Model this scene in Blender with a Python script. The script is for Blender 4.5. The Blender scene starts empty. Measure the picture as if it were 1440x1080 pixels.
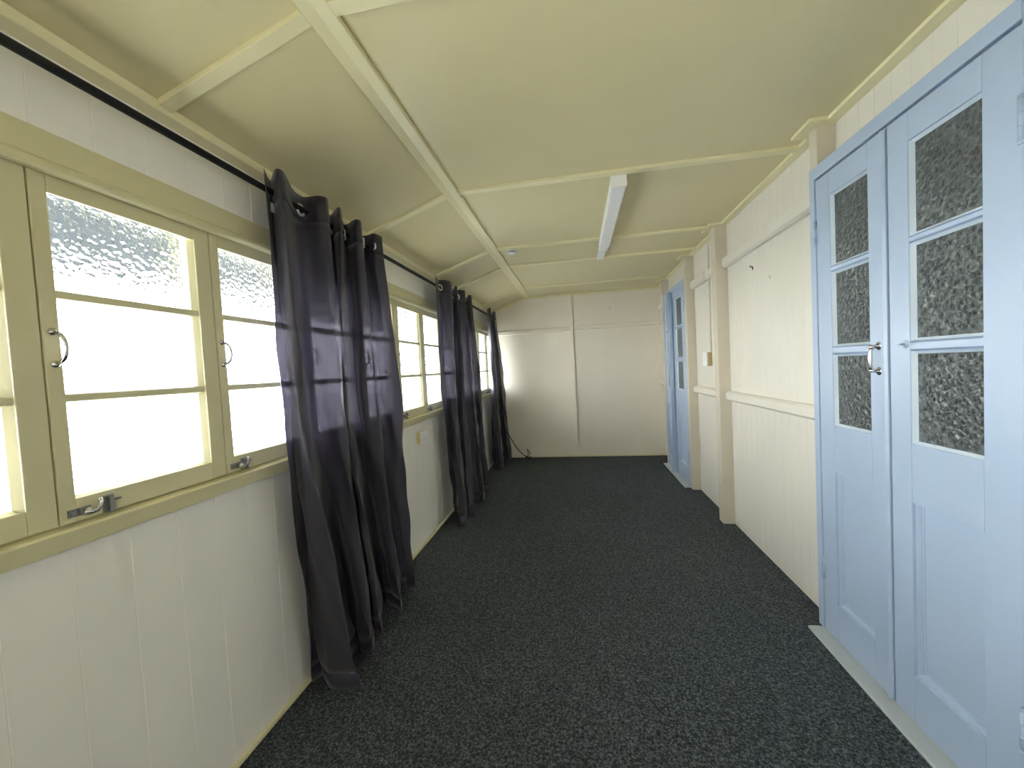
import bpy, bmesh, math, random
from mathutils import Vector, Matrix
random.seed(7)
C = bpy.context.scene.collection
scn = bpy.context.scene

# ---------------------------------------------------------------- materials
def nt(name):
    m = bpy.data.materials.new(name); m.use_nodes = True
    t = m.node_tree; b = t.nodes['Principled BSDF']
    return m, t, b

def N(t, kind, **kw):
    n = t.nodes.new(kind)
    for k, v in kw.items():
        if k in n.inputs: n.inputs[k].default_value = v
        else: setattr(n, k, v)
    return n

def lin(r, g, b):
    f = lambda c: (c/255/12.92) if c/255 <= .04045 else ((c/255+.055)/1.055)**2.4
    return (f(r), f(g), f(b), 1)

def paint(name, col, rough=.42, var=.06, bump=.05, spec=.45, scale=3.0):
    """brushed enamel: faint tone variation, brush marks and uneven gloss"""
    m, t, b = nt(name)
    tc = N(t, 'ShaderNodeTexCoord')
    n1 = N(t, 'ShaderNodeTexNoise', Scale=scale, Detail=5.0)
    t.links.new(tc.outputs['Object'], n1.inputs['Vector'])
    mx = N(t, 'ShaderNodeMix', data_type='RGBA')
    a = [max(0, c*(1-var)) for c in col[:3]]+[1]; c2 = [min(1, c*(1+var)) for c in col[:3]]+[1]
    mx.inputs[6].default_value = a; mx.inputs[7].default_value = c2
    t.links.new(n1.outputs['Fac'], mx.inputs[0]); t.links.new(mx.outputs[2], b.inputs['Base Color'])
    mp = N(t, 'ShaderNodeMapping'); mp.inputs['Scale'].default_value = (60, 60, 9)
    t.links.new(tc.outputs['Object'], mp.inputs['Vector'])
    n2 = N(t, 'ShaderNodeTexNoise', Scale=2.0, Detail=3.0); t.links.new(mp.outputs['Vector'], n2.inputs['Vector'])
    bp = N(t, 'ShaderNodeBump', Strength=bump, Distance=.004); t.links.new(n2.outputs['Fac'], bp.inputs['Height'])
    t.links.new(bp.outputs['Normal'], b.inputs['Normal'])
    rr = N(t, 'ShaderNodeMapRange'); rr.inputs['To Min'].default_value = rough-.08; rr.inputs['To Max'].default_value = rough+.08
    t.links.new(n1.outputs['Fac'], rr.inputs['Value']); t.links.new(rr.outputs['Result'], b.inputs['Roughness'])
    b.inputs['Specular IOR Level'].default_value = spec
    return m

def plain(name, col, rough=.5, metal=0., spec=.5, var=.1, scale=40.):
    m, t, b = nt(name)
    tc = N(t, 'ShaderNodeTexCoord'); n1 = N(t, 'ShaderNodeTexNoise', Scale=scale, Detail=3.0)
    t.links.new(tc.outputs['Object'], n1.inputs['Vector'])
    mx = N(t, 'ShaderNodeMix', data_type='RGBA')
    mx.inputs[6].default_value = [c*(1-var) for c in col[:3]]+[1]; mx.inputs[7].default_value = [min(1, c*(1+var)) for c in col[:3]]+[1]
    t.links.new(n1.outputs['Fac'], mx.inputs[0]); t.links.new(mx.outputs[2], b.inputs['Base Color'])
    b.inputs['Roughness'].default_value = rough; b.inputs['Metallic'].default_value = metal
    b.inputs['Specular IOR Level'].default_value = spec
    return m

def pebble(t, scale, strength, dist):
    """pebbled obscure glass: rounded cells with soft rims"""
    tc = N(t, 'ShaderNodeTexCoord')
    nz = N(t, 'ShaderNodeTexNoise', Scale=scale*.55, Detail=1.0)
    t.links.new(tc.outputs['Object'], nz.inputs['Vector'])
    va = N(t, 'ShaderNodeVectorMath', operation='SCALE'); va.inputs['Scale'].default_value = .35/scale*2
    t.links.new(nz.outputs['Color'], va.inputs[0])
    ad = N(t, 'ShaderNodeVectorMath', operation='ADD'); t.links.new(tc.outputs['Object'], ad.inputs[0]); t.links.new(va.outputs[0], ad.inputs[1])
    vo = N(t, 'ShaderNodeTexVoronoi', feature='SMOOTH_F1', Scale=scale); vo.inputs['Smoothness'].default_value = .35
    t.links.new(ad.outputs[0], vo.inputs['Vector'])
    n2 = N(t, 'ShaderNodeTexNoise', Scale=scale*2.2, Detail=1.0); t.links.new(tc.outputs['Object'], n2.inputs['Vector'])
    mt = N(t, 'ShaderNodeMath', operation='MULTIPLY_ADD'); t.links.new(n2.outputs['Fac'], mt.inputs[0]); mt.inputs[1].default_value = .25
    t.links.new(vo.outputs['Distance'], mt.inputs[2])
    bp = N(t, 'ShaderNodeBump', Strength=strength, Distance=dist, invert=True)
    t.links.new(mt.outputs[0], bp.inputs['Height'])
    return bp, vo

def window_glass():
    m, t, b = nt('obscure_window_glass'); t.nodes.remove(b)
    out = t.nodes['Material Output']
    bp, vo = pebble(t, 62, 1.0, .007)
    tr = N(t, 'ShaderNodeBsdfTransparent'); tr.inputs['Color'].default_value = (.95, .97, .97, 1)
    gl = N(t, 'ShaderNodeBsdfGlass', Roughness=.04, IOR=1.28); gl.inputs['Color'].default_value = (.95, .98, .99, 1)
    t.links.new(bp.outputs['Normal'], gl.inputs['Normal'])
    mx = N(t, 'ShaderNodeMixShader'); mx.inputs[0].default_value = GLASS_MIX
    t.links.new(tr.outputs[0], mx.inputs[1]); t.links.new(gl.outputs[0], mx.inputs[2])
    t.links.new(mx.outputs[0], out.inputs['Surface'])
    return m

def door_glass():
    m, t, b = nt('obscure_door_glass')
    bp, vo = pebble(t, 62, 1.0, .008)
    rp = N(t, 'ShaderNodeValToRGB')
    rp.color_ramp.elements[0].position = .15; rp.color_ramp.elements[0].color = (.035, .043, .042, 1)
    rp.color_ramp.elements[1].position = .75; rp.color_ramp.elements[1].color = (.15, .172, .168, 1)
    t.links.new(vo.outputs['Distance'], rp.inputs['Fac']); t.links.new(rp.outputs['Color'], b.inputs['Base Color'])
    b.inputs['Roughness'].default_value = .12; b.inputs['IOR'].default_value = 1.5
    b.inputs['Transmission Weight'].default_value = .25
    t.links.new(bp.outputs['Normal'], b.inputs['Normal'])
    return m

def carpet_mat():
    m, t, b = nt('charcoal_loop_carpet')
    tc = N(t, 'ShaderNodeTexCoord')
    n1 = N(t, 'ShaderNodeTexNoise', Scale=300.0, Detail=2.0); n1.inputs['Roughness'].default_value = .7
    n2 = N(t, 'ShaderNodeTexNoise', Scale=110.0, Detail=3.0)
    n3 = N(t, 'ShaderNodeTexNoise', Scale=1.3, Detail=3.0)
    for n in (n1, n2, n3): t.links.new(tc.outputs['Object'], n.inputs['Vector'])
    a = N(t, 'ShaderNodeMath', operation='MULTIPLY_ADD'); a.inputs[1].default_value = .55
    t.links.new(n1.outputs['Fac'], a.inputs[0])
    b2 = N(t, 'ShaderNodeMath', operation='MULTIPLY'); b2.inputs[1].default_value = .45
    t.links.new(n2.outputs['Fac'], b2.inputs[0]); t.links.new(b2.outputs[0], a.inputs[2])
    rp = N(t, 'ShaderNodeValToRGB'); e = rp.color_ramp.elements
    e[0].position = .38; e[0].color = (.015, .019, .023, 1)
    e[1].position = .64; e[1].color = (.22, .24, .255, 1)
    x = e.new(.5); x.color = (.056, .065, .073, 1)
    t.links.new(a.outputs[0], rp.inputs['Fac'])
    mr = N(t, 'ShaderNodeMapRange'); mr.inputs['To Min'].default_value = .85; mr.inputs['To Max'].default_value = 1.15
    t.links.new(n3.outputs['Fac'], mr.inputs['Value'])
    vm = N(t, 'ShaderNodeVectorMath', operation='SCALE'); t.links.new(rp.outputs['Color'], vm.inputs[0]); t.links.new(mr.outputs['Result'], vm.inputs['Scale'])
    t.links.new(vm.outputs[0], b.inputs['Base Color'])
    b.inputs['Roughness'].default_value = .95; b.inputs['Specular IOR Level'].default_value = .1
    bp = N(t, 'ShaderNodeBump', Strength=.9, Distance=.006); t.links.new(a.outputs[0], bp.inputs['Height']); t.links.new(bp.outputs['Normal'], b.inputs['Normal'])
    return m

def curtain_mat():
    m, t, b = nt('sheer_plum_curtain_cloth')
    out = t.nodes['Material Output']
    tc = N(t, 'ShaderNodeTexCoord')
    mp = N(t, 'ShaderNodeMapping'); mp.inputs['Scale'].default_value = (90, 90, 700)
    t.links.new(tc.outputs['Object'], mp.inputs['Vector'])
    nz = N(t, 'ShaderNodeTexNoise', Scale=1.0, Detail=3.0); t.links.new(mp.outputs['Vector'], nz.inputs['Vector'])
    mx = N(t, 'ShaderNodeMix', data_type='RGBA'); mx.inputs[6].default_value = (.050, .047, .064, 1); mx.inputs[7].default_value = (.105, .100, .130, 1)
    t.links.new(nz.outputs['Fac'], mx.inputs[0]); t.links.new(mx.outputs[2], b.inputs['Base Color'])
    b.inputs['Roughness'].default_value = .45; b.inputs['Specular IOR Level'].default_value = .35
    b.inputs['Sheen Weight'].default_value = .25; b.inputs['Sheen Roughness'].default_value = .4
    tl = N(t, 'ShaderNodeBsdfTranslucent'); tl.inputs['Color'].default_value = (.075, .066, .10, 1)
    m1 = N(t, 'ShaderNodeMixShader'); m1.inputs[0].default_value = .3
    t.links.new(b.outputs[0], m1.inputs[1]); t.links.new(tl.outputs[0], m1.inputs[2])
    tr = N(t, 'ShaderNodeBsdfTransparent'); tr.inputs['Color'].default_value = (.86, .83, .95, 1)
    # open weave: the thread pattern lets more or less daylight straight through
    mr = N(t, 'ShaderNodeMapRange'); mr.inputs['To Min'].default_value = .03; mr.inputs['To Max'].default_value = .17
    t.links.new(nz.outputs['Fac'], mr.inputs['Value'])
    m2 = N(t, 'ShaderNodeMixShader'); t.links.new(mr.outputs['Result'], m2.inputs[0])
    t.links.new(m1.outputs[0], m2.inputs[1]); t.links.new(tr.outputs[0], m2.inputs[2])
    t.links.new(m2.outputs[0], out.inputs['Surface'])
    return m

GLASS_MIX = .45
M = {}
M['ceiling'] = paint('ceiling_cream_paint', (.72, .65, .39, 1), .38, .04, .03)
M['wall'] = paint('wall_offwhite_paint', (.765, .73, .65, 1), .36, .04, .06)
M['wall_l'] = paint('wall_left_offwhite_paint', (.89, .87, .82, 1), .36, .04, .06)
M['wall_b'] = paint('end_wall_cream_paint', (.91, .85, .745, 1), .33, .04, .04)
M['post'] = paint('post_beige_paint', (.66, .605, .495, 1), .40, .04, .05)
M['cornice'] = paint('cornice_cream_paint', (.84, .78, .50, 1), .34, .04, .03)
M['trim'] = paint('window_cream_enamel', (.64, .60, .375, 1), .33, .05, .05, .5)
M['blue'] = paint('pale_blue_enamel', (.42, .52, .68, 1), .33, .03, .07, .5)
M['putty'] = paint('glazing_putty', (.62, .72, .82, 1), .5, .1, .1)
M['sill'] = paint('threshold_grey_paint', (.52, .56, .57, 1), .45, .1, .06)
M['carpet'] = carpet_mat()
M['curtain'] = curtain_mat()
M['glass'] = window_glass()
M['dglass'] = door_glass()
M['black'] = plain('black_metal', (.004, .004, .005, 1), .5, 0, .3)
M['cable'] = plain('black_cable_sheath', (.012, .012, .014, 1), .5)
M['chrome'] = plain('worn_chrome', (.55, .55, .56, 1), .22, 1.0, .5, .2)
M['oldmetal'] = plain('tarnished_casement_metal', (.30, .30, .30, 1), .38, .9, .5, .4, 90)
M['nickel'] = plain('nickel_ring', (.85, .85, .87, 1), .35, .6)
M['white'] = plain('white_plastic', (.92, .92, .92, 1), .35, 0, .5, .02)
M['lamp'] = plain('white_enamelled_steel', (.92, .92, .91, 1), .4, 0, .5, .02)
M['diffuser'] = plain('opal_diffuser', (.95, .96, .97, 1), .3, 0, .5, .02)
M['tan'] = plain('tan_mounting_block', (.52, .40, .18, 1), .5, 0, .4, .05)
M['creamblock'] = plain('cream_mounting_block', (.66, .57, .30, 1), .5, 0, .4, .05)
M['dark'] = plain('dark_slot', (.02, .02, .022, 1), .6)
M['tag'] = plain('white_care_tag_cloth', (.75, .75, .76, 1), .7)
M['clip'] = plain('translucent_white_plastic', (.95, .94, .93, 1), .25, 0, .5, .03)
M['nail'] = plain('rusty_iron', (.09, .06, .04, 1), .6, .4)
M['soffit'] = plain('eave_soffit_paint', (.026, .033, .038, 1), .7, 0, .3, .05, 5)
M['concrete'] = plain('yard_concrete', (.40, .39, .37, 1), .9, 0, .2, .12, 2)
M['cladding'] = plain('neighbour_cladding', (.62, .66, .64, 1), .8, 0, .2, .06, 1)
M['neighbour'] = plain('neighbour_weatherboard', (.55, .56, .53, 1), .8, 0, .2, .35, 1.5)
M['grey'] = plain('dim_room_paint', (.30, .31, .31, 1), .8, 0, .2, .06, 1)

# ---------------------------------------------------------------- mesh helpers
class MB:
    def __init__(s): s.bm = bmesh.new()
    def box(s, x0, x1, y0, y1, z0, z1):
        r = bmesh.ops.create_cube(s.bm, size=1)
        for v in r['verts']:
            v.co = Vector(((x0+x1)/2+v.co.x*(x1-x0), (y0+y1)/2+v.co.y*(y1-y0), (z0+z1)/2+v.co.z*(z1-z0)))
        return s
    def prism(s, poly, a, b, axis):
        """poly: 2-D outline in the two other axes (cyclic order), extruded a..b along axis"""
        def mk(p, q):
            return {0: (q, p[0], p[1]), 1: (p[0], q, p[1]), 2: (p[0], p[1], q)}[axis]
        A = [s.bm.verts.new(mk(p, a)) for p in poly]; B = [s.bm.verts.new(mk(p, b)) for p in poly]
        n = len(poly)
        for i in range(n): s.bm.faces.new((A[i], A[(i+1) % n], B[(i+1) % n], B[i]))
        s.bm.faces.new(A); s.bm.faces.new(B[::-1])
        return s
    def tube(s, pts, r, seg=10, closed=False):
        pts = [Vector(p) for p in pts]; rings = []; n = len(pts); up = None
        for i, p in enumerate(pts):
            if closed: d = pts[(i+1) % n]-pts[i-1]
            else: d = pts[min(i+1, n-1)]-pts[max(i-1, 0)]
            d.normalize()
            if up is None:
                up = Vector((0, 0, 1)) if abs(d.z) < .9 else Vector((1, 0, 0))
            a = (up-d*up.dot(d)).normalized(); up = a; b = d.cross(a)
            rr = r[i] if isinstance(r, (list, tuple)) else r
            rings.append([s.bm.verts.new(p+a*math.cos(2*math.pi*k/seg)*rr+b*math.sin(2*math.pi*k/seg)*rr) for k in range(seg)])
        for i in range(n if closed else n-1):
            A, B = rings[i], rings[(i+1) % n]
            for k in range(seg): s.bm.faces.new((A[k], A[(k+1) % seg], B[(k+1) % seg], B[k]))
        if not closed:
            s.bm.faces.new(rings[0][::-1]); s.bm.faces.new(rings[-1])
        return s
    def lathe(s, c, axis, prof, seg=24):
        """prof: (radius, height) along axis from c"""
        c = Vector(c); ax = Vector(axis).normalized()
        a = ax.orthogonal().normalized(); b = ax.cross(a); rings = []
        for r, h in prof:
            rings.append([s.bm.verts.new(c+ax*h+(a*math.cos(2*math.pi*k/seg)+b*math.sin(2*math.pi*k/seg))*max(r, 1e-5)) for k in range(seg)])
        for A, B in zip(rings, rings[1:]):
            for k in range(seg): s.bm.faces.new((A[k], A[(k+1) % seg], B[(k+1) % seg], B[k]))
        s.bm.faces.new(rings[0][::-1]); s.bm.faces.new(rings[-1])
        return s
    def build(s, name, mat, parent=None, bevel=0., smooth=False, origin=None):
        bm = s.bm
        bmesh.ops.recalc_face_normals(bm, faces=bm.faces)
        if origin is None:
            lo = Vector((min(v.co.x for v in bm.verts), min(v.co.y for v in bm.verts), min(v.co.z for v in bm.verts)))
            hi = Vector((max(v.co.x for v in bm.verts), max(v.co.y for v in bm.verts), max(v.co.z for v in bm.verts)))
            origin = (lo+hi)/2
        origin = Vector(origin)
        for v in bm.verts: v.co -= origin
        me = bpy.data.meshes.new(name); bm.to_mesh(me); bm.free()
        if smooth:
            for p in me.polygons: p.use_smooth = True
        o = bpy.data.objects.new(name, me); C.objects.link(o)
        me.materials.append(mat)
        base = Vector((0, 0, 0)); q = parent
        while q is not None: base += q.location; q = q.parent
        o.parent = parent; o.location = origin-base
        if bevel:
            b = o.modifiers.new('bevel', 'BEVEL'); b.width = bevel; b.segments = 2; b.limit_method = 'ANGLE'
        return o

def tag(o, label=None, cat=None, group=None, kind=None):
    if label: o['label'] = label
    if cat: o['category'] = cat
    if group: o['group'] = group
    if kind: o['kind'] = kind
    return o

def empty(name, loc, label, cat, group=None, kind=None):
    o = bpy.data.objects.new(name, None); C.objects.link(o); o.location = loc; o.empty_display_size = .1
    return tag(o, label, cat, group, kind)

def struct(name, mb, mat, label, cat, bevel=0.):
    return tag(mb.build(name, mat, None, bevel), label, cat, None, 'structure')

# ---------------------------------------------------------------- dimensions
XL, XR = -1.20, 1.165          # inner wall faces
Y0, Y1 = -1.45, 5.69           # end walls
ZC = 2.31                      # flat ceiling
XB = -.65                      # where the ceiling bends down to the window wall
SL = .345
def zs(x): return ZC+(x-XB)*SL # underside of sloping ceiling

def boards(mb, xf, xb, y0, y1, z0, z1, first, pitch, w, d):
    """vertical v-jointed boards whose face is at xf (d>0 cuts towards the back at xb)"""
    sgn = 1 if xb > xf else -1
    poly = [(xf, y0)]; y = first
    while y < y0+w: y += pitch
    while y < y1-w:
        poly += [(xf, y-w/2), (xf+sgn*d, y-w*.1), (xf+sgn*d, y+w*.1), (xf, y+w/2)]; y += pitch
    poly += [(xf, y1), (xb, y1), (xb, y0)]
    mb.prism(poly, z0, z1, 2)

# ---------------------------------------------------------------- room shell
struct('floor', MB().box(-1.35, 1.30, Y0-.1, Y1+.1, -.06, 0), M['carpet'], 'dark charcoal loop pile carpet covering the whole floor', 'floor')

c = MB()
c.prism([(XB, ZC), (1.30, ZC), (1.30, ZC+.05), (XB, ZC+.05), (-1.40, zs(-1.40)+.05), (-1.40, zs(-1.40))], Y0-.1, Y1+.1, 1)
struct('ceiling', c, M['ceiling'], 'cream ceiling, flat over the room and sloping down to the windows', 'ceiling')

w = MB()
boards(w, XL, -1.31, Y0, Y1, 0, .955, 1.119-.126*22, .126, .004, .0016)
boards(w, XL, -1.31, Y0, Y1, 1.825, 2.16, 1.119-.126*22, .126, .004, .0016)
boards(w, XL, -1.31, Y0, -.192, .954, 1.826, 1.119-.126*22, .126, .004, .0016)
struct('wall_left', w, M['wall_l'], 'off-white boarded wall under and over the row of windows', 'wall')

f = MB()
f.box(XL-.1, XR+.1, Y1+.022, Y1+.08, 0, 2.40)
XM = -.045                                          # sheets with open joints beside the cover strips
f.box(XL-.1, XM+.020, Y1, Y1+.024, 0, 1.836); f.box(XL-.1, XM+.020, Y1, Y1+.024, 1.846, 2.40)
f.box(XM+.034, XR+.1, Y1, Y1+.024, 0, 1.843); f.box(XM+.034, XR+.1, Y1, Y1+.024, 1.853, 2.40)
struct('wall_back', f, M['wall_b'], 'plain cream panelled end wall at the far end of the room', 'wall')
f = MB()
f.box(XL-.1, .25, Y0-.08, Y0, 0, 2.40); f.box(.58, XR+.1, Y0-.08, Y0, 0, 2.40)
f.box(.25, .58, Y0-.08, Y0, 0, 1.25); f.box(.25, .58, Y0-.08, Y0, 1.62, 2.40)  # small opening added behind the camera to let in fill daylight
struct('wall_front', f, M['wall'], 'cream end wall behind the viewpoint with a small unseen opening added for fill daylight', 'wall')

D1 = (1.125, 2.052); D2 = (4.205, 5.19)     # door openings incl. frames
PW = .084
r = MB()
boards(r, XR, 1.25, Y0, D1[0], 0, 2.33, .924-PW*40, PW, .0035, .0011)
boards(r, XR, 1.25, D1[0], D1[1], 2.11, 2.33, .924, PW, .0035, .0011)
boards(r, XR, 1.25, D1[1], D2[0], 0, 2.33, .924, PW, .0035, .0011)
boards(r, XR, 1.25, D2[0], D2[1], 2.11, 2.33, .924, PW, .0035, .0011)
boards(r, XR, 1.25, D2[1], Y1, 0, 2.33, .924, PW, .0035, .0011)
struct('wall_right', r, M['wall'], 'cream boarded wall with two pairs of pale blue doors', 'wall')

tn = [0]
def trim(mb, mat, label, cat='trim', bevel=.0025):
    tn[0] += 1
    return struct('trim_%d' % tn[0], mb, mat, label, cat, bevel)

# ceiling cover strips
def slope_strip(y0, y1, x0, x1, t):
    m = MB(); m.prism([(x0, zs(x0)+.002), (x1, zs(x1)+.002), (x1, zs(x1)-t), (x0, zs(x0)-t)], y0, y1, 1); return m
strips = [(-.12, 'behind the viewpoint'), (1.03, 'nearest the viewpoint'), (2.20, 'passing just in front of the ceiling light'), (3.31, 'crossing over the far half of the ceiling light'),
          (3.89, 'at the far end of the ceiling light'), (5.02, 'nearest the end wall')]
for y, where in strips:
    trim(MB().box(-.61, XR-.05, y-.022, y+.022, ZC-.016, ZC+.002), M['cornice'], 'narrow cream cover strip across the flat ceiling '+where, 'ceiling strip')
    trim(slope_strip(y-.022, y+.022, -1.16, -.68, .016), M['cornice'], 'short cream cover strip on the sloping ceiling '+where, 'ceiling strip')
m = MB(); m.prism([(XB, ZC+.002), (XB+.042, ZC+.002), (XB+.042, ZC-.017), (XB, ZC-.018), (XB-.035, zs(XB-.035)-.017), (XB-.035, zs(XB-.035)+.002)], Y0, Y1, 1)
trim(m, M['cornice'], 'long cream cover strip along the bend of the ceiling', 'ceiling strip')
trim(slope_strip(Y0, Y1, XL, -1.163, .028), M['cornice'], 'cream cornice strip along the top of the window wall', 'cornice')
# cornice along the right wall, stepping round the posts
POSTS = [(1.995, D1[1], 1.09), (3.28, 3.375, 1.08), (4.14, D2[0]-.002, 1.085), (5.192, 5.27, 1.09)]
m = MB(); y = Y0
for p0, p1, px in POSTS:
    m.box(1.113, XR, y, p0-.045, ZC-.014, ZC+.002)
    m.box(px-.05, XR, p0-.045, p1+.05, ZC-.014, ZC+.002)
    y = p1+.05
m.box(1.113, XR, y, Y1, ZC-.014, ZC+.002)
trim(m, M['cornice'], 'cream cornice strip stepping round the posts of the right wall', 'cornice', .002)
# end wall cornice
m = MB(); m.box(XB, XR, Y1-.03, Y1, ZC-.028, ZC); trim(m, M['cornice'], 'cream cornice along the top of the end wall', 'cornice', .004)
m = MB(); m.prism([(XL, zs(XL)), (XB, ZC), (XB, ZC-.028), (XL, zs(XL)-.028)], Y1-.03, Y1, 1); trim(m, M['cornice'], 'sloping cream cornice at the left of the end wall', 'cornice', .004)
# end wall cover strips
xm = -.045
trim(MB().box(xm-.022, xm+.022, Y1-.024, Y1, .018, ZC-.026), M['wall_b'], 'vertical cover strip up the middle of the end wall', 'wall strip', .002)
m = MB(); m.prism([(Y1, 1.835), (Y1-.020, 1.835), (Y1-.022, 1.792), (Y1, 1.78)], XL, xm-.024, 0)
trim(m, M['wall_b'], 'horizontal cover strip on the end wall left of the middle strip', 'wall strip', .0015)
m = MB(); m.prism([(Y1, 1.842), (Y1-.016, 1.842), (Y1-.012, 1.80), (Y1, 1.795)], xm+.024, XR, 0)
trim(m, M['wall_b'], 'horizontal cover strip on the end wall right of the middle strip', 'wall strip', .0015)
# skirtings
struct('baseboard_back', MB().box(XL, XR, Y1-.014, Y1, 0, .018), M['cornice'], 'thin cream bead along the foot of the end wall', 'skirting', .003)
struct('baseboard_left', MB().box(XL, XL+.014, Y0, Y1-.014, 0, .022), M['cornice'], 'thin cream bead along the foot of the window wall', 'skirting', .005)

# posts and rails of the right wall
def post(i, y0, y1, x, z0, label): trim(MB().box(x, XR+.002, y0, y1, z0, ZC-.001), M['post'], label, 'post', .003)
post(0, *POSTS[0], 2.127, 'short stub of beige post above the near blue doors')
post(1, *POSTS[1], 0, 'beige wall post midway along the right wall, nearer than the light switch')
post(2, *POSTS[2], 0, 'beige wall post beside the far blue doors')
post(3, *POSTS[3], 0, 'beige wall post between the far doors and the end wall')
def rail(y0, y1, z0, z1, label):
    h = (z1-z0); b = .014
    poly = [(XR, z0), (1.140, z0), (1.123, z0+b), (1.123, z1-b), (1.140, z1), (XR, z1)]
    m = MB(); m.prism(poly, y0, y1, 1); trim(m, M['wall'], label, 'rail', .003)
for z0, z1, nm in ((.968, 1.040, 'waist rail'), (1.978, 2.058, 'upper rail')):
    rail(D1[1]+.002, 3.279, z0, z1, 'cream %s between the near blue doors and the middle post' % nm)
    rail(3.376, 4.139, z0, z1, 'cream %s on the stretch of wall with the light switch' % nm)
    rail(5.271, Y1, z0, z1, 'cream %s in the corner beyond the far doors' % nm)

# window wall mouldings
XF = XL                                            # face of the sashes
trim(MB().box(XL-.06, XL+.004, -.25, Y1-.001, 1.812, 1.912), M['trim'], 'flat cream head board above the windows', 'head board', .002)
m = MB(); m.prism([(XL+.003, 1.808), (XL+.020, 1.810), (XL+.026, 1.818), (XL+.024, 1.832), (XL+.014, 1.840), (XL+.003, 1.843)], -.25, Y1-.001, 1)
trim(m, M['trim'], 'rounded cream head bead above the window sashes', 'moulding', .002)
m = MB(); m.prism([(-1.31, .953), (XL+.001, .953), (XL+.001, .935), (XL+.022, .935), (XL+.026, .977), (XL+.022, .981), (XL-.012, .985), (XL-.012, .990), (-1.31, .990)], Y0, Y1-.001, 1)
trim(m, M['trim'], 'long cream sill board under the windows', 'sill', .002)

# ---------------------------------------------------------------- windows
ZW0, ZW1 = .986, 1.815
panes_z = [(1.050, 1.273), (1.298, 1.519), (1.544, 1.768)]
def d_pull(y, z, x):
    pts = []
    for k in range(13):
        a = math.pi*k/12
        pts.append((x+.004+.026*math.sin(a)**.8 if 0 < k < 12 else x+.002, y+.004*math.sin(a), z+.036*math.cos(a)))
    m = MB(); m.tube(pts, [.0045 if 0 < k < 12 else .004 for k in range(13)], 8)
    for s in (-1, 1): m.lathe((x, y, z+s*.038), (1, 0, 0), [(.009, 0), (.009, .002), (.006, .004), (.0035, .006)], 14)
    return m
def window(n, y0, y1, label, ly, by, dummy=False):
    root = empty('window_%d' % n, (XL-.02, (y0+y1)/2, ZW0), label, 'window', None, 'structure')
    xb = XL-.042; g = .0016
    pa, pb = y0+.034, y1-.066                      # glass edges
    fr = MB()
    fr.box(xb, XF, y0+g, pa, ZW0+.003, ZW1)        # hanging stile
    fr.box(xb, XF, pb+.012, y1-g, ZW0+.003, ZW1)
    fr.box(xb, XF, pa, pb+.012, ZW0+.003, panes_z[0][0]-.006)
    fr.box(XF-.007, XF, pa, pb+.012, panes_z[2][1], ZW1); fr.box(xb, XF-.007, pa, pb+.012, panes_z[2][1]+.020, ZW1)
    fr.build('sash_frame', M['trim'], root, .0025)
    for k in (0, 1):
        za, zb = panes_z[k][1], panes_z[k+1][0]
        mb = MB(); mb.prism([(XF-.004, za+.004), (XF-.004, zb-.004), (XF-.016, zb), (xb, zb), (xb, za), (XF-.016, za)], pa, pb+.012, 1)
        mb.build('glazing_bar', M['trim'], root, .001)
    bd = MB()                                      # bevelled glazing beads on the far side and bottom
    bd.prism([(XF-.002, pb+.013), (XF-.016, pb-.001), (xb+.01, pb-.001), (xb+.01, pb+.013)], panes_z[0][0]-.006, panes_z[2][1], 2)
    bd.prism([(XF-.002, panes_z[0][0]-.007), (XF-.016, panes_z[0][0]), (xb+.01, panes_z[0][0]), (xb+.01, panes_z[0][0]-.007)], pa, pb, 1)
    bd.build('glazing_bead', M['trim'], root)
    for za, zb in panes_z:
        MB().box(XF-.020, XF-.016, pa-.001, pb+.004, za-.004, zb+(.021 if zb > 1.7 else .004)).build('pane', M['glass'], root)
    MB().box(-1.29, xb-.002, y1-.022, y1+.022, ZW0-.002, ZW1+.02).build('joint_light_stop', M['trim'], root)  # strip added behind the sash joint to stop daylight leaking through
    if dummy: return root
    tag(d_pull(y0+.020, 1.404, XF).build('pull_handle', M['chrome'], root, 0, True), 'bright metal pull handle')
    zl = 1.010                                     # casement fastener: slotted plate, lever and upturned hook
    la = MB(); la.box(XF, XF+.004, ly, ly+.046, zl-.009, zl+.010)
    la.box(XF+.004, XF+.007, ly+.004, ly+.014, zl-.006, zl+.007); la.box(XF+.004, XF+.010, ly+.020, ly+.026, zl-.008, zl+.008)
    fa = la.build('fastener_plate', M['oldmetal'], root, .001); tag(fa, 'tarnished metal fastener plate')
    hk = MB(); hk.tube([(XF+.010, ly+.026, zl-.001), (XF+.013, ly+.040, zl-.005), (XF+.015, ly+.050, zl-.004), (XF+.016, ly+.057, zl+.004), (XF+.016, ly+.060, zl+.014), (XF+.014, ly+.058, zl+.023)],
                       [.007, .0075, .006, .005, .0045, .004], 8)
    hk.lathe((XF+.002, ly+.036, zl-.003), (1, 0, 0), [(.010, 0), (.010, .010), (.007, .013)], 14)
    tag(hk.build('hook_lever', M['chrome'], fa, 0, True), 'shiny upturned hook')
    st = MB(); st.box(XF, XF+.004, by, by+.026, zl-.020, zl+.022); st.box(XF+.004, XF+.014, by+.009, by+.020, zl-.020, zl+.018)
    st.tube([(XF+.010, by+.016, zl+.008), (XF+.014, by+.034, zl+.010)], .0032, 8)
    tag(st.build('striker_bracket', M['oldmetal'], root, .001), 'tarnished striker bracket')
    return root

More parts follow.
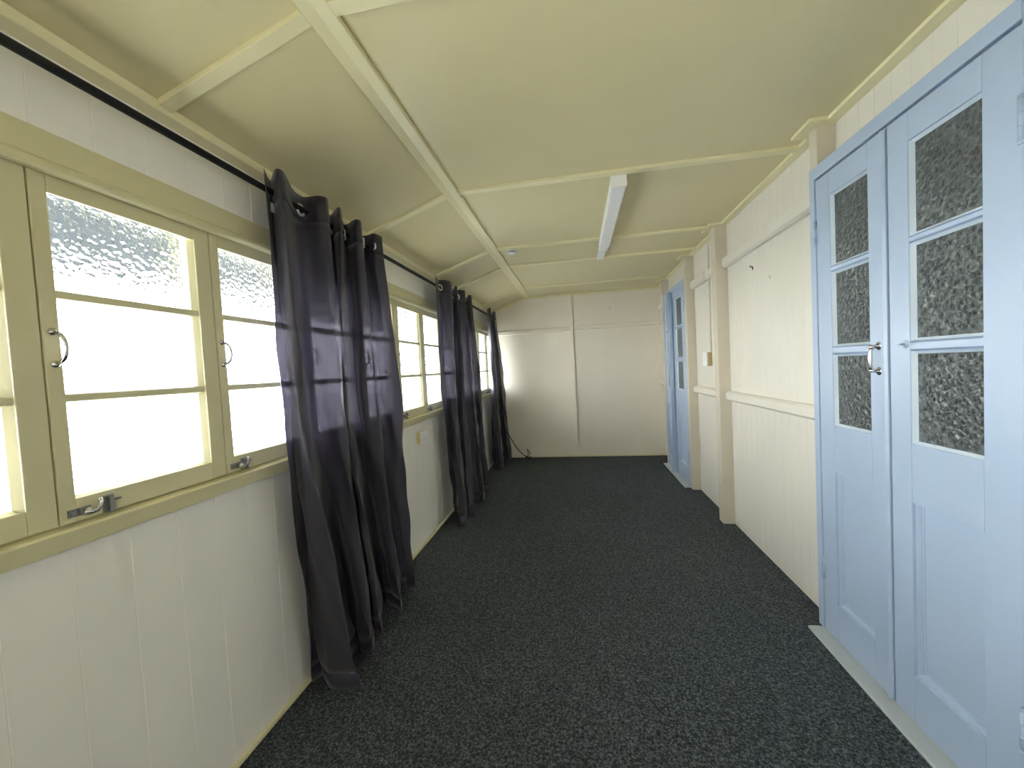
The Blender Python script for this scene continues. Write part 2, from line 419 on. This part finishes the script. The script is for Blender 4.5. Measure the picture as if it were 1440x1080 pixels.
J = [-.19, .265, .727, 1.176, 1.64, 2.102, 2.567, 3.030, 3.492, 3.955, 4.418, 4.872, 5.335, 5.675]
wl = {1: 'cream casement sash beside the viewpoint, outside the photo', 2: 'cream three-pane casement cut by the left edge of the photo',
      3: 'cream three-pane casement with shiny open hook, whole between photo edge and next sash',
      4: 'cream three-pane casement partly behind the left side of the nearest curtain',
      5: 'cream casement seen only through the cloth of the nearest curtain',
      6: 'cream casement sash hidden behind the second curtain from the viewpoint',
      7: 'cream three-pane casement over the power socket, just right of the second curtain',
      8: 'cream three-pane casement touching the left edge of the middle curtain',
      9: 'cream casement hidden behind the middle curtain', 10: 'cream casement behind the slim fourth curtain',
      11: 'narrow sliver of cream casement right beside the slim fourth curtain',
      12: 'cream three-pane casement left of the curtain at the end wall',
      13: 'cream casement behind the curtain at the end wall'}
for n in range(1, len(J)):
    y = J[n-1]
    window(n, y, J[n], wl[n], y+.014, y+(.084 if n == 3 else .056), n == 1)

# ---------------------------------------------------------------- blue doors
PZ = [(.980, 1.288), (1.322, 1.640), (1.665, 1.968)]
def leaf(root, ya, yb, hinge_far, pz, panel, st_meet, st_hinge, name='door_leaf', astragal=None, pull=None, knob=None, z0=.016, z1=2.063, xf=1.090):
    """one leaf between ya<yb; hinged at yb when hinge_far. the leaf's origin is its hinge edge"""
    xb = xf+.036
    a = ya+(st_meet if hinge_far else st_hinge); b = yb-(st_hinge if hinge_far else st_meet)
    hy = yb if hinge_far else ya
    m = MB()
    m.box(xf, xb, ya, a, z0, z1); m.box(xf, xb, b, yb, z0, z1)
    m.box(xf, xb, a, b, z0, panel[0]); m.box(xf, xb, a, b, panel[1], pz[0][0]); m.box(xf, xb, a, b, pz[2][1], z1)
    lf = m.build(name, M['blue'], root, .002, False, (xf, hy, z0))
    p = MB(); p.box(xf+.022, xf+.030, a-.002, b+.002, panel[0]-.002, panel[1]+.002)
    def mould(e, d):                                # stepped moulding: quirk, ovolo, fillet (d = direction into the panel)
        return [(xf+.001, e), (xf+.009, e+d*.001), (xf+.010, e+d*.007), (xf+.015, e+d*.013), (xf+.0185, e+d*.0145), (xf+.019, e+d*.019), (xf+.022, e+d*.020), (xf+.025, e)]
    p.prism(mould(a, 1), panel[0], panel[1], 2); p.prism(mould(b, -1), panel[0], panel[1], 2)
    p.prism(mould(panel[0], 1), a, b, 1)
    p.prism([(xf+.002, panel[1]), (xf+.022, panel[1]-.004), (xf+.022, panel[1])], a, b, 1)
    p.build('sunk_panel', M['blue'], lf)
    for k in (0, 1):
        za, zb = pz[k][1], pz[k+1][0]
        q = MB(); q.prism([(xf+.001, za+.006), (xf+.001, zb-.006), (xf+.014, zb), (xb, zb), (xb, za), (xf+.014, za)], a, b, 1)
        q.build('glazing_bar', M['blue'], lf, .001)
    for za, zb in pz:
        MB().box(xf+.016, xf+.021, a-.003, b+.003, za-.003, zb+.003).build('pane', M['dglass'], lf)
        q = MB(); e = .009                          # thin hand-run putty line round the glass
        q.prism([(xf+.003, a), (xf+.016, a), (xf+.016, a+e)], za, zb, 2); q.prism([(xf+.003, b), (xf+.016, b-e), (xf+.016, b)], za, zb, 2)
        q.prism([(xf+.006, za), (xf+.016, za), (xf+.016, za+e)], a, b, 1); q.prism([(xf+.006, zb), (xf+.016, zb-e), (xf+.016, zb)], a, b, 1)
        q.build('glazing_putty', M['putty'], lf)
    hs = 1 if hinge_far else -1
    for z in (1.836, .305):
        h = MB(); h.tube([(xf-.004, hy+hs*.003, z-.052), (xf-.004, hy+hs*.003, z+.052)], .0065, 10)
        for dz in (-.055, -.018, .018, .055): h.lathe((xf-.004, hy+hs*.003, z+dz-.003), (0, 0, 1), [(.0078, 0), (.0078, .006)], 10)
        h.box(xf-.002, xf+.001, hy-.010 if hs > 0 else hy, hy if hs > 0 else hy+.010, z-.050, z+.050)
        h.build('hinge', M['blue'], lf, 0, True)
    if astragal:
        q = MB(); y = astragal
        q.prism([(xf+.001, y-.012), (xf-.005, y-.012), (xf-.012, y-.004), (xf-.012, y+.003), (xf-.004, y+.010), (xf-.004, y+.022), (xf+.001, y+.024)], z0+.004, z1-.006, 2)
        q.build('astragal', M['blue'], lf, .001)
    if pull:
        y, z = pull
        q = MB(); L = .046
        pts = [(xf-.002, y, z+L), (xf-.016, y, z+L), (xf-.024, y, z+L-.006), (xf-.027, y, z+L-.018), (xf-.028, y, z), (xf-.027, y, z-L+.018), (xf-.024, y, z-L+.006), (xf-.016, y, z-L), (xf-.002, y, z-L)]
        q.tube(pts, [.006, .006, .0065, .0055, .007, .0055, .0065, .006, .006], 10)
        q.lathe((xf-.022, y, z+L-.010), (0, 0, 1), [(.0075, 0), (.010, .004), (.010, .010), (.005, .016)], 14)
        q.lathe((xf-.022, y, z-L-.004), (0, 0, 1), [(.005, 0), (.0095, .004), (.0095, .009), (.007, .013)], 14)
        for s in (1, -1): q.lathe((xf+.001, y, z+s*L), (-1, 0, 0), [(.015, 0), (.015, .002), (.009, .005)], 18)
        tag(q.build('pull_handle', M['chrome'], lf, 0, True), 'chrome pull handle')
    if knob:
        y, z = knob
        q = MB(); q.lathe((xf+.001, y, z), (-1, 0, 0), [(.014, 0), (.014, .002), (.011, .004), (.004, .006), (.0035, .020), (.001, .024)], 18)
        q.box(xf-.022, xf-.017, y-.008, y+.008, z-.002, z+.002)
        tag(q.build('turn_knob', M['blue'], lf, 0, True), 'small blue painted turn knob')
    return lf

def frame(root, y0, y1, z1, jw0, jw1, x=1.086):
    m = MB()
    m.box(x, 1.25, y0, y0+jw0, 0.014, z1); m.box(x, 1.25, y1-jw1, y1, .014, z1); m.box(x, 1.25, y0+jw0, y1-jw1, z1-.054, z1)
    m.box(1.13, 1.145, y0+jw0, y0+jw0+.012, .014, z1-.054); m.box(1.13, 1.145, y1-jw1-.012, y1-jw1, .014, z1-.054)
    m.box(1.13, 1.145, y0+jw0, y1-jw1, z1-.068, z1-.054)
    return m.build('door_frame', M['blue'], root, .002)

d1 = empty('door_1', (1.09, 1.59, 0), 'pair of pale blue half-glazed doors close to the viewpoint on the right', 'door', None, 'structure')
frame(d1, D1[0], D1[1], 2.125, .046, .038)
leaf(d1, 1.601, 2.011, True, PZ, (.179, .774), .092, .094, astragal=1.612, pull=(1.650, 1.266))
leaf(d1, 1.174, 1.597, False, PZ, (.182, .779), .085, .098, knob=(1.528, 1.313))
m = MB(); m.box(1.026, 1.25, .98, 2.03, 0.0, .014); m.build('threshold', M['sill'], d1, .004)
d1.children[-1]['label'] = 'worn grey threshold strip'

d2 = empty('door_2', (1.09, 4.70, 0), 'pair of pale blue half-glazed doors at the far end, one leaf ajar', 'door', None, 'structure')
frame(d2, D2[0], D2[1], 2.105, .036, .036)
leaf(d2, 4.243, 4.708, False, PZ, (.185, .790), .085, .112, knob=None)
fl = leaf(d2, 4.738, 5.152, True, PZ, (.185, .790), .100, .090, astragal=4.749)
fl.rotation_euler = (0, 0, math.radians(-5.7))
m = MB(); m.box(1.026, 1.25, 4.20, 5.20, 0.0, .014); m.build('threshold', M['sill'], d2, .004)

# dim rooms behind the doors
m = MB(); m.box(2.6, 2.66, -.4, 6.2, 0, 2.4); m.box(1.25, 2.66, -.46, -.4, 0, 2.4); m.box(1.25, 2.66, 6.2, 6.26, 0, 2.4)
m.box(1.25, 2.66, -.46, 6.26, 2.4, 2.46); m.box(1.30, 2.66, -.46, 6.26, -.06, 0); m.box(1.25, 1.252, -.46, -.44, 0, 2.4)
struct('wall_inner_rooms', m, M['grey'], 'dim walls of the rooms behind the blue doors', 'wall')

# ---------------------------------------------------------------- curtains
CURT = {
 'A': [
  (2.08,[(-1.100,1.331),(-1.150,1.420),(-1.070,1.351),(-1.055,1.376),(-1.120,1.509),(-1.125,1.580),(-1.060,1.589),(-1.045,1.631),(-1.140,1.782),(-1.130,1.842)]),
  (1.2,[(-1.080,1.313),(-1.130,1.409),(-1.060,1.351),(-1.035,1.366),(-1.120,1.510),(-1.110,1.552),(-1.050,1.558),(-1.010,1.573),(-1.130,1.770),(-1.155,1.825)]),
  (0.015,[(-1.150,1.462),(-1.150,1.505),(-1.050,1.445),(-0.930,1.447),(-1.060,1.588),(-1.100,1.722),(-1.030,1.645),(-0.985,1.666),(-1.100,1.862),(-1.145,1.950)]),
 ],
 'B': [
  (2.08,[(-1.130,1.784),(-1.060,1.722),(-1.050,1.735),(-1.140,1.901),(-1.130,1.916),(-1.060,1.872),(-1.045,1.906),(-1.140,2.078),(-1.125,2.097),(-1.070,2.082),(-1.055,2.142)]),
  (1.2,[(-1.085,1.735),(-1.040,1.648),(-1.030,1.660),(-1.130,1.842),(-1.140,1.925),(-1.070,1.859),(-1.030,1.914),(-1.130,2.093),(-1.130,2.160),(-1.070,2.155),(-1.040,2.222)]),
  (0.015,[(-1.060,1.806),(-1.020,1.774),(-1.010,1.806),(-1.120,1.997),(-1.120,2.064),(-1.050,2.000),(-0.980,1.956),(-1.090,2.158),(-1.090,2.187),(-1.060,2.191),(-1.020,2.203)]),
 ],
 'C': [
  (2.08,[(-1.085,3.087),(-1.115,3.254),(-1.070,3.306),(-1.050,3.401),(-1.140,3.702),(-1.070,3.569),(-1.055,3.587),(-1.100,3.700)]),
  (1.2,[(-1.080,3.052),(-1.120,3.275),(-1.060,3.228),(-1.030,3.272),(-1.130,3.613),(-1.060,3.519),(-1.030,3.579),(-1.080,3.620)]),
  (0.015,[(-1.140,3.416),(-1.100,3.372),(-1.020,3.170),(-0.985,3.221),(-1.040,3.439),(-0.990,3.354),(-0.955,3.420),(-1.020,3.500)]),
 ],
 'D': [
  (2.08,[(-1.150,3.700),(-1.060,3.766),(-1.050,3.831),(-1.140,4.173),(-1.070,4.034),(-1.050,4.073)]),
  (1.2,[(-1.150,3.700),(-1.060,3.865),(-1.030,3.863),(-1.130,4.270),(-1.060,4.123),(-1.030,4.160)]),
  (0.015,[(-1.120,3.700),(-1.000,3.734),(-0.950,3.734),(-1.080,4.253),(-1.000,4.012),(-0.970,4.049)]),
 ],
 'E': [
  (2.08,[(-1.100,5.031),(-1.060,4.977),(-1.050,5.016),(-1.140,5.476),(-1.070,5.288),(-1.060,5.382)]),
  (1.2,[(-1.120,5.068),(-1.060,4.964),(-1.030,5.044),(-1.120,5.538),(-1.040,5.338),(-1.020,5.498)]),
  (0.015,[(-1.150,5.123),(-1.080,5.015),(-1.000,4.990),(-1.100,5.583),(-1.000,5.367),(-0.970,5.551)]),
 ],
}
def cr(P, u):
    """Catmull-Rom through the points P at parameter u in 0..len-1, slightly tightened"""
    n = len(P); i = min(int(u), n-2); t = u-i
    p0, p1, p2, p3 = (Vector(P[max(i-1, 0)]), Vector(P[i]), Vector(P[i+1]), Vector(P[min(i+2, n-1)]))
    T = .40
    m1 = (p2-p0)*T; m2 = (p3-p1)*T
    return (2*t**3-3*t**2+1)*p1+(t**3-2*t**2+t)*m1+(-2*t**3+3*t**2)*p2+(t**3-t**2)*m2

ROD_X, ROD_Z = -1.12, 2.022
def curtain(key, label, rings, seed, tag_at=None):
    rows3 = CURT[key]; npt = len(rows3[0][1]); R = random.Random(seed)
    ys = [p[1] for p in rows3[0][1]]
    root = empty('curtain', (ROD_X, sum(ys)/len(ys), 0), label, 'curtain', 'plum grommet curtains along the windows')
    NU, NV = (npt-1)*9, 56
    ph = [R.uniform(0, 6.28) for _ in range(8)]
    def surf(a, v):
        z = 2.085-(2.085-.012)*v
        t = (2.08-z)/(2.08-1.2)
        A, B, D = (cr(r[1], a*(npt-1)) for r in rows3)
        if t <= 1:
            s = max(0, t); q = A.lerp(B, s*s*(3-2*s)*.5+s*.5)
        else:
            s = min(1, (1.2-z)/(1.2-.015)); q = B.lerp(D, s**1.25)
        amp = .0065*min(1, v*2.2)
        wv = math.sin(a*23+z*7+ph[0])*math.sin(z*11+a*5+ph[1])+.6*math.sin(a*41-z*17+ph[2])*math.sin(z*5+ph[3])
        cre = .010*math.exp(-((v-.93)/.05)**2)*math.sin(a*60+ph[4])
        lift = .018*max(0, (v-.9)/.1)*(.5+.5*math.sin(a*15+ph[5]))
        x = max(-1.172, q.x+amp*wv+cre)
        y = min(q.y+amp*1.3*math.sin(z*9+a*31+ph[6]), 5.655)
        return Vector((x, y, z+lift))
    grid = [[surf(i/NU, j/NV) for i in range(NU+1)] for j in range(NV+1)]
    def sheet(j0, j1, off):
        m = MB(); vs = [[m.bm.verts.new(grid[j][i]+Vector((off, 0, 0))) for i in range(NU+1)] for j in range(j0, j1+1)]
        for j in range(len(vs)-1):
            for i in range(NU): m.bm.faces.new((vs[j][i], vs[j][i+1], vs[j+1][i+1], vs[j+1][i]))
        return m
    def finish(m, name, mat):
        for f_ in m.bm.faces: f_.smooth = True
        o = m.build(name, mat, root, 0, True)
        s = o.modifiers.new('thickness', 'SOLIDIFY'); s.thickness = .0007; s.offset = 0
        return o
    j_h = 3
    cl = finish(sheet(j_h, NV-2, 0), 'cloth', M['curtain'])
    # doubled header band with the eyelets, and the turned hem
    hb = finish(sheet(0, j_h, 0), 'header_band', M['curtain_h']); hm = finish(sheet(NV-2, NV, 0), 'hem', M['curtain'])
    for a in rings:
        p = surf(a, .03); d = (surf(a+.012, .03)-surf(a-.012, .03)).normalized()
        nrm = d.cross(Vector((0, 0, 1))).normalized()
        if nrm.x < 0 and abs(nrm.x) > .2: nrm = -nrm
        c = Vector((p.x, p.y, 2.018))+nrm*.006; up = Vector((0, 0, 1))
        q = MB(); q.tube([c+(d*math.cos(2*math.pi*k/20)+up*math.sin(2*math.pi*k/20))*.022 for k in range(20)], .0050, 8, True)
        tag(q.build('grommet', M['nickel'], hb, 0, True), 'shiny metal eyelet ring')
    if tag_at:
        q = MB(); x, y, z = tag_at; q.box(x, x+.001, y, y+.030, z-.035, z); q.build('care_tag', M['tag'], root)
        root.children[-1]['label'] = 'small white care tag'
    return root

M['curtain_h'] = M['curtain'].copy(); M['curtain_h'].name = 'doubled_plum_curtain_cloth'
for nd in M['curtain_h'].node_tree.nodes:
    if nd.bl_idname == 'ShaderNodeMix': nd.inputs[6].default_value = (.030, .028, .036, 1); nd.inputs[7].default_value = (.060, .057, .070, 1)
    if nd.bl_idname == 'ShaderNodeMapRange': nd.inputs['To Min'].default_value = .004; nd.inputs['To Max'].default_value = .02
    if nd.bl_idname == 'ShaderNodeMixShader' and not nd.inputs[0].is_linked: nd.inputs[0].default_value = .12

curtain('A', 'dark plum curtain nearest the viewpoint, with care tag and widest floor fold', (.16, .50, .93), 1, (-1.128, 1.385, 1.985))
curtain('B', 'dark plum curtain tight behind the nearest one, left of the power socket', (.28, .66, .86), 2)
curtain('C', 'plum curtain with a bright eyelet, just right of the power socket window', (.16, .55, .97), 3)
curtain('D', 'slim plum curtain pressed against the far side of the middle curtain', (.1, .62), 4)
curtain('E', 'narrow plum curtain in the corner at the end wall', (.1, .6), 5)

rod = empty('curtain_rod', (ROD_X, 2.1, ROD_Z), 'long black curtain rod along the top of the window wall', 'curtain rod')
MB().tube([(ROD_X, -1.40, ROD_Z), (ROD_X, 5.62, ROD_Z)], .0115, 14).build('pole', M['black'], rod, 0, True)
for y in (-1.3, 1.70, 4.05, 5.60):
    q = MB(); q.box(XL-.001, XL+.006, y-.012, y+.012, ROD_Z-.03, ROD_Z+.03); q.tube([(XL+.004, y, ROD_Z-.004), (ROD_X+.002, y, ROD_Z-.004)], .006, 8)
    q.lathe((ROD_X, y-.006, ROD_Z), (0, 1, 0), [(.016, 0), (.016, .012)], 16)
    q.build('bracket', M['black'], rod, .001)

# ---------------------------------------------------------------- ceiling light and detector
lt = empty('ceiling_light', (.265, 2.85, ZC), 'long white fluorescent batten light with opal diffuser on the ceiling', 'ceiling light')
b = MB(); b.box(.236, .296, 2.224, 3.86, ZC-.036, ZC-.001); b.build('body', M['lamp'], lt, .003)
q = MB()
q.prism([(.224, ZC-.030), (.224, ZC-.062), (.232, ZC-.074), (.300, ZC-.074), (.308, ZC-.062), (.308, ZC-.030), (.297, ZC-.030), (.297, ZC-.034), (.235, ZC-.034), (.235, ZC-.030)], 2.236, 3.36, 1)
q.build('diffuser', M['diffuser'], lt, .002)
q = MB(); q.box(.224, .308, 2.222, 2.238, ZC-.075, ZC-.002); q.build('end_cap', M['lamp'], lt, .003)
q = MB(); q.lathe((.310, 2.275, ZC-.034), (0, 1, 0), [(.008, 0), (.010, .004), (.010, .024), (.006, .03)], 12); q.build('side_clip', M['lamp'], lt, 0, True)
q = MB(); q.box(.226, .304, 3.47, 3.495, ZC-.060, ZC-.036); q.lathe((.248, 3.462, ZC-.050), (0, 1, 0), [(.013, 0), (.013, .012)], 14); q.lathe((.283, 3.462, ZC-.050), (0, 1, 0), [(.013, 0), (.013, .012)], 14)
q.build('lamp_holder', M['white'], lt, .003)

sd = empty('smoke_detector', (-.50, 3.40, ZC), 'small round white smoke detector on the ceiling near the bend strip', 'smoke detector')
q = MB(); q.lathe((-.50, 3.40, ZC), (0, 0, -1), [(.038, 0), (.038, .014)], 28); q.build('base', M['white'], sd, 0)
q = MB(); q.lathe((-.50, 3.40, ZC-.014), (0, 0, -1), [(.032, 0), (.032, .007)], 28); q.build('vent_slot', M['dark'], sd, 0); sd.children[-1]['label'] = 'dark vent slot'
q = MB(); q.lathe((-.50, 3.40, ZC-.021), (0, 0, -1), [(.036, 0), (.034, .009), (.024, .015), (.001, .016)], 28); q.build('cover', M['white'], sd, 0)

# ---------------------------------------------------------------- switch, conduit, socket
sw = empty('light_switch', (XR, 3.755, 1.293), 'white light switch on a tan block on the right wall beyond the middle post', 'light switch')
MB().box(1.132, XR, 3.695, 3.815, 1.234, 1.352).build('mounting_block', M['tan'], sw, .002)
sw.children[-1]['label'] = 'tan mounting block'
MB().box(1.123, 1.132, 3.694, 3.816, 1.232, 1.354).build('plate', M['white'], sw, .003)
q = MB(); q.prism([(1.123, 1.279), (1.1165, 1.305), (1.123, 1.308)], 3.747, 3.763, 1); q.build('rocker', M['white'], sw)
cd = empty('wire_conduit', (XR, 3.69, 1.35), 'thin cream surface conduit running from the ceiling down to the light switch', 'conduit')
q = MB(); q.box(1.150, XR, 3.680, 3.702, 1.353, 1.977); q.box(1.150, XR, 3.680, 3.702, 2.059, 2.295); q.build('trunking', M['wall'], cd, .002)
MB().box(1.112, 1.1225, 3.680, 3.702, 1.974, 2.062).build('rail_bridge', M['wall'], cd, .002)

so = empty('power_socket', (XL, 2.845, .818), 'white power socket on a cream block below the window between the curtains', 'power socket')
MB().box(XL, -1.168, 2.788, 2.905, .775, .860).build('mounting_block', M['creamblock'], so, .003)
so.children[-1]['label'] = 'cream yellow mounting block'
MB().box(-1.168, -1.158, 2.787, 2.906, .774, .862).build('plate', M['white'], so, .003)
for y in (2.826, 2.868):
    q = MB(); q.box(-1.158, -1.1545, y-.007, y+.007, .834, .848); q.build('switch_rocker', M['white'], so, .001)
    q = MB()
    for a, dz in ((.6, 0), (-.6, 0), (0, -.011)):
        q.box(-1.1585, -1.1575, y+a*.011-.0012, y+a*.011+.0012, .805+dz-.004, .805+dz+.004)
    q.build('socket_slots', M['dark'], so)

# ---------------------------------------------------------------- cable and small fixings
def smooth_path(P, n=8):
    out = []
    for i in range(len(P)-1):
        for k in range(n): out.append(cr(P, i+k/n))
    return out+[Vector(P[-1])]
cab = empty('antenna_cable', (-.80, 5.45, 0), 'black cable hanging from the far window sill to the foot of the end wall', 'cable')
P = [(-1.178, 5.06, 1.000), (-1.150, 5.12, 1.008), (-1.095, 5.18, .955), (-1.020, 5.22, .845), (-.985, 5.24, .720), (-1.010, 5.26, .590), (-1.000, 5.30, .480), (-.955, 5.42, .345), (-.900, 5.55, .180), (-.82, 5.62, .060), (-.765, 5.645, .020)]
MB().tube(smooth_path(P), .0062, 8).build('lead', M['cable'], cab, 0, True)
for P in ([(-.765, 5.645, .020), (-.752, 5.655, .050), (-.760, 5.66, .125)], [(-.765, 5.645, .020), (-.735, 5.65, .075), (-.745, 5.655, .115), (-.758, 5.66, .128)], [(-.765, 5.645, .020), (-.720, 5.64, .05), (-.714, 5.645, .085), (-.735, 5.65, .105)]):
    MB().tube(smooth_path(P), .0035, 6).build('loose_wire', M['cable'], cab, 0, True)
MB().box(-.79, -.70, 5.640, 5.672, .001, .014).build('floor_connector', M['cable'], cab, .003)

def hook(x, z, s, label, mat):
    h = empty('wall_hook', (x, Y1, z), label, 'wall hook', 'small hooks high on the end wall')
    MB().box(x-.017*s, x+.017*s, Y1-.006, Y1, z-.030*s, z+.030*s).build('base', mat, h, .002)
    MB().tube([(x, Y1-.005, z+.012*s), (x, Y1-.018*s, z-.004*s), (x, Y1-.030*s, z-.018*s), (x, Y1-.038*s, z-.012*s), (x, Y1-.040*s, z)], .0075*s, 8).build('prong', mat, h, 0, True)
hook(-.918, 2.022, 1.0, 'translucent white hook on the end wall closest to the corner curtain', M['clip'])
hook(-.628, 2.030, .55, 'smallest hook on the end wall, second from the corner curtain', M['clip'])
hook(.492, 2.064, 1.05, 'white hook on the end wall right of the middle strip', M['clip'])

def nail(x, y, z, k, mat, label):
    o = MB(); o.tube([(x+.003, y, z), (x-.010*k, y, z), (x-.016*k, y, z+.005*k)], .0032*k, 8)
    o.lathe((x-.016*k, y, z+.006*k), (-.7, 0, .7), [(.0055*k, 0), (.0055*k, .002*k), (.003*k, .003*k)], 12)
    o.tube([(x-.003*k, y-.001, z+.004), (x-.003*k, y+.002, z-.016*k)], .0030*k, 8)
    return tag(o.build('wall_nail', mat, None, 0, True), label, 'nail', 'old nails in the right wall')
nail(XR, 2.842, 1.878, 1.1, M['nail'], 'dark rusty bent nail high on the right wall, the bolder of two')
nail(XR, 2.612, 1.766, .7, M['post'], 'faint painted-over nail on the right wall, lower and nearer of two')

# ---------------------------------------------------------------- outdoors
struct('ground', MB().box(-40, -1.32, -30, 45, -.85, -.75), M['concrete'], 'pale concrete yard outside the windows', 'ground')
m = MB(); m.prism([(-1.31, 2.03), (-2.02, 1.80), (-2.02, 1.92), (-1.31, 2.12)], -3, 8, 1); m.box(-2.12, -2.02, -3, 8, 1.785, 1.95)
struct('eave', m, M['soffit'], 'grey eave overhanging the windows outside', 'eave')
m = MB(); m.box(-1.31, -1.29, Y0-.1, Y1+.1, -.8, .95)
struct('wall_outer_cladding', m, M['cladding'], 'outer face of the window wall', 'wall')

# ---------------------------------------------------------------- light
W = bpy.data.worlds.new('sky'); scn.world = W; W.use_nodes = True
t = W.node_tree; bg = t.nodes['Background']
tc = N(t, 'ShaderNodeTexCoord'); sx = N(t, 'ShaderNodeSeparateXYZ'); t.links.new(tc.outputs['Generated'], sx.inputs[0])
rp = N(t, 'ShaderNodeValToRGB'); e = rp.color_ramp.elements
e[0].position = .0; e[0].color = (1.0, .985, .96, 1); e[1].position = .9; e[1].color = (.84, .91, 1.0, 1)
t.links.new(sx.outputs['Z'], rp.inputs['Fac']); t.links.new(rp.outputs['Color'], bg.inputs['Color'])
bg.inputs['Strength'].default_value = 5.0
def portal(name, loc, rot, sx_, sy_):
    l = bpy.data.lights.new(name, 'AREA'); l.shape = 'RECTANGLE'; l.size = sx_; l.size_y = sy_; l.cycles.is_portal = True
    o = bpy.data.objects.new(name, l); C.objects.link(o); o.location = loc; o.rotation_euler = rot
portal('window_daylight_portal', (-1.30, (Y0+Y1)/2, 1.40), (math.pi/2, 0, -math.pi/2), Y1-Y0, .82)
portal('added_opening_portal', (.415, Y0-.09, 1.435), (math.pi/2, 0, 0), .33, .37)  # guides sky sampling through the opening added in the rear wall

# ---------------------------------------------------------------- camera
f_px, yaw, pitch, roll = 558.707, .162928, -.038664, -.052641
cam = bpy.data.cameras.new('camera'); co = bpy.data.objects.new('camera', cam); C.objects.link(co)
cam.sensor_width = 36; cam.lens = f_px/1440*36; cam.clip_start = .05
fw = Vector((-math.sin(yaw)*math.cos(pitch), math.cos(yaw)*math.cos(pitch), math.sin(pitch)))
rt = Vector((math.cos(yaw), math.sin(yaw), 0)); up = rt.cross(fw)
r2 = rt*math.cos(roll)+up*math.sin(roll); u2 = -rt*math.sin(roll)+up*math.cos(roll)
mw = Matrix((( r2.x, u2.x, -fw.x, 0), (r2.y, u2.y, -fw.y, 0), (r2.z, u2.z, -fw.z, 1.3), (0, 0, 0, 1)))
co.matrix_world = mw
scn.camera = co

scn.view_settings.view_transform = 'Standard'; scn.view_settings.look = 'None'; scn.view_settings.gamma = 1
scn.view_settings.use_curve_mapping = False
scn.view_settings.exposure = 2.85
cy = scn.cycles
cy.max_bounces = 16; cy.diffuse_bounces = 10; cy.glossy_bounces = 6; cy.transmission_bounces = 12; cy.transparent_max_bounces = 24
cy.sample_clamp_indirect = 8; cy.caustics_reflective = True; cy.caustics_refractive = True
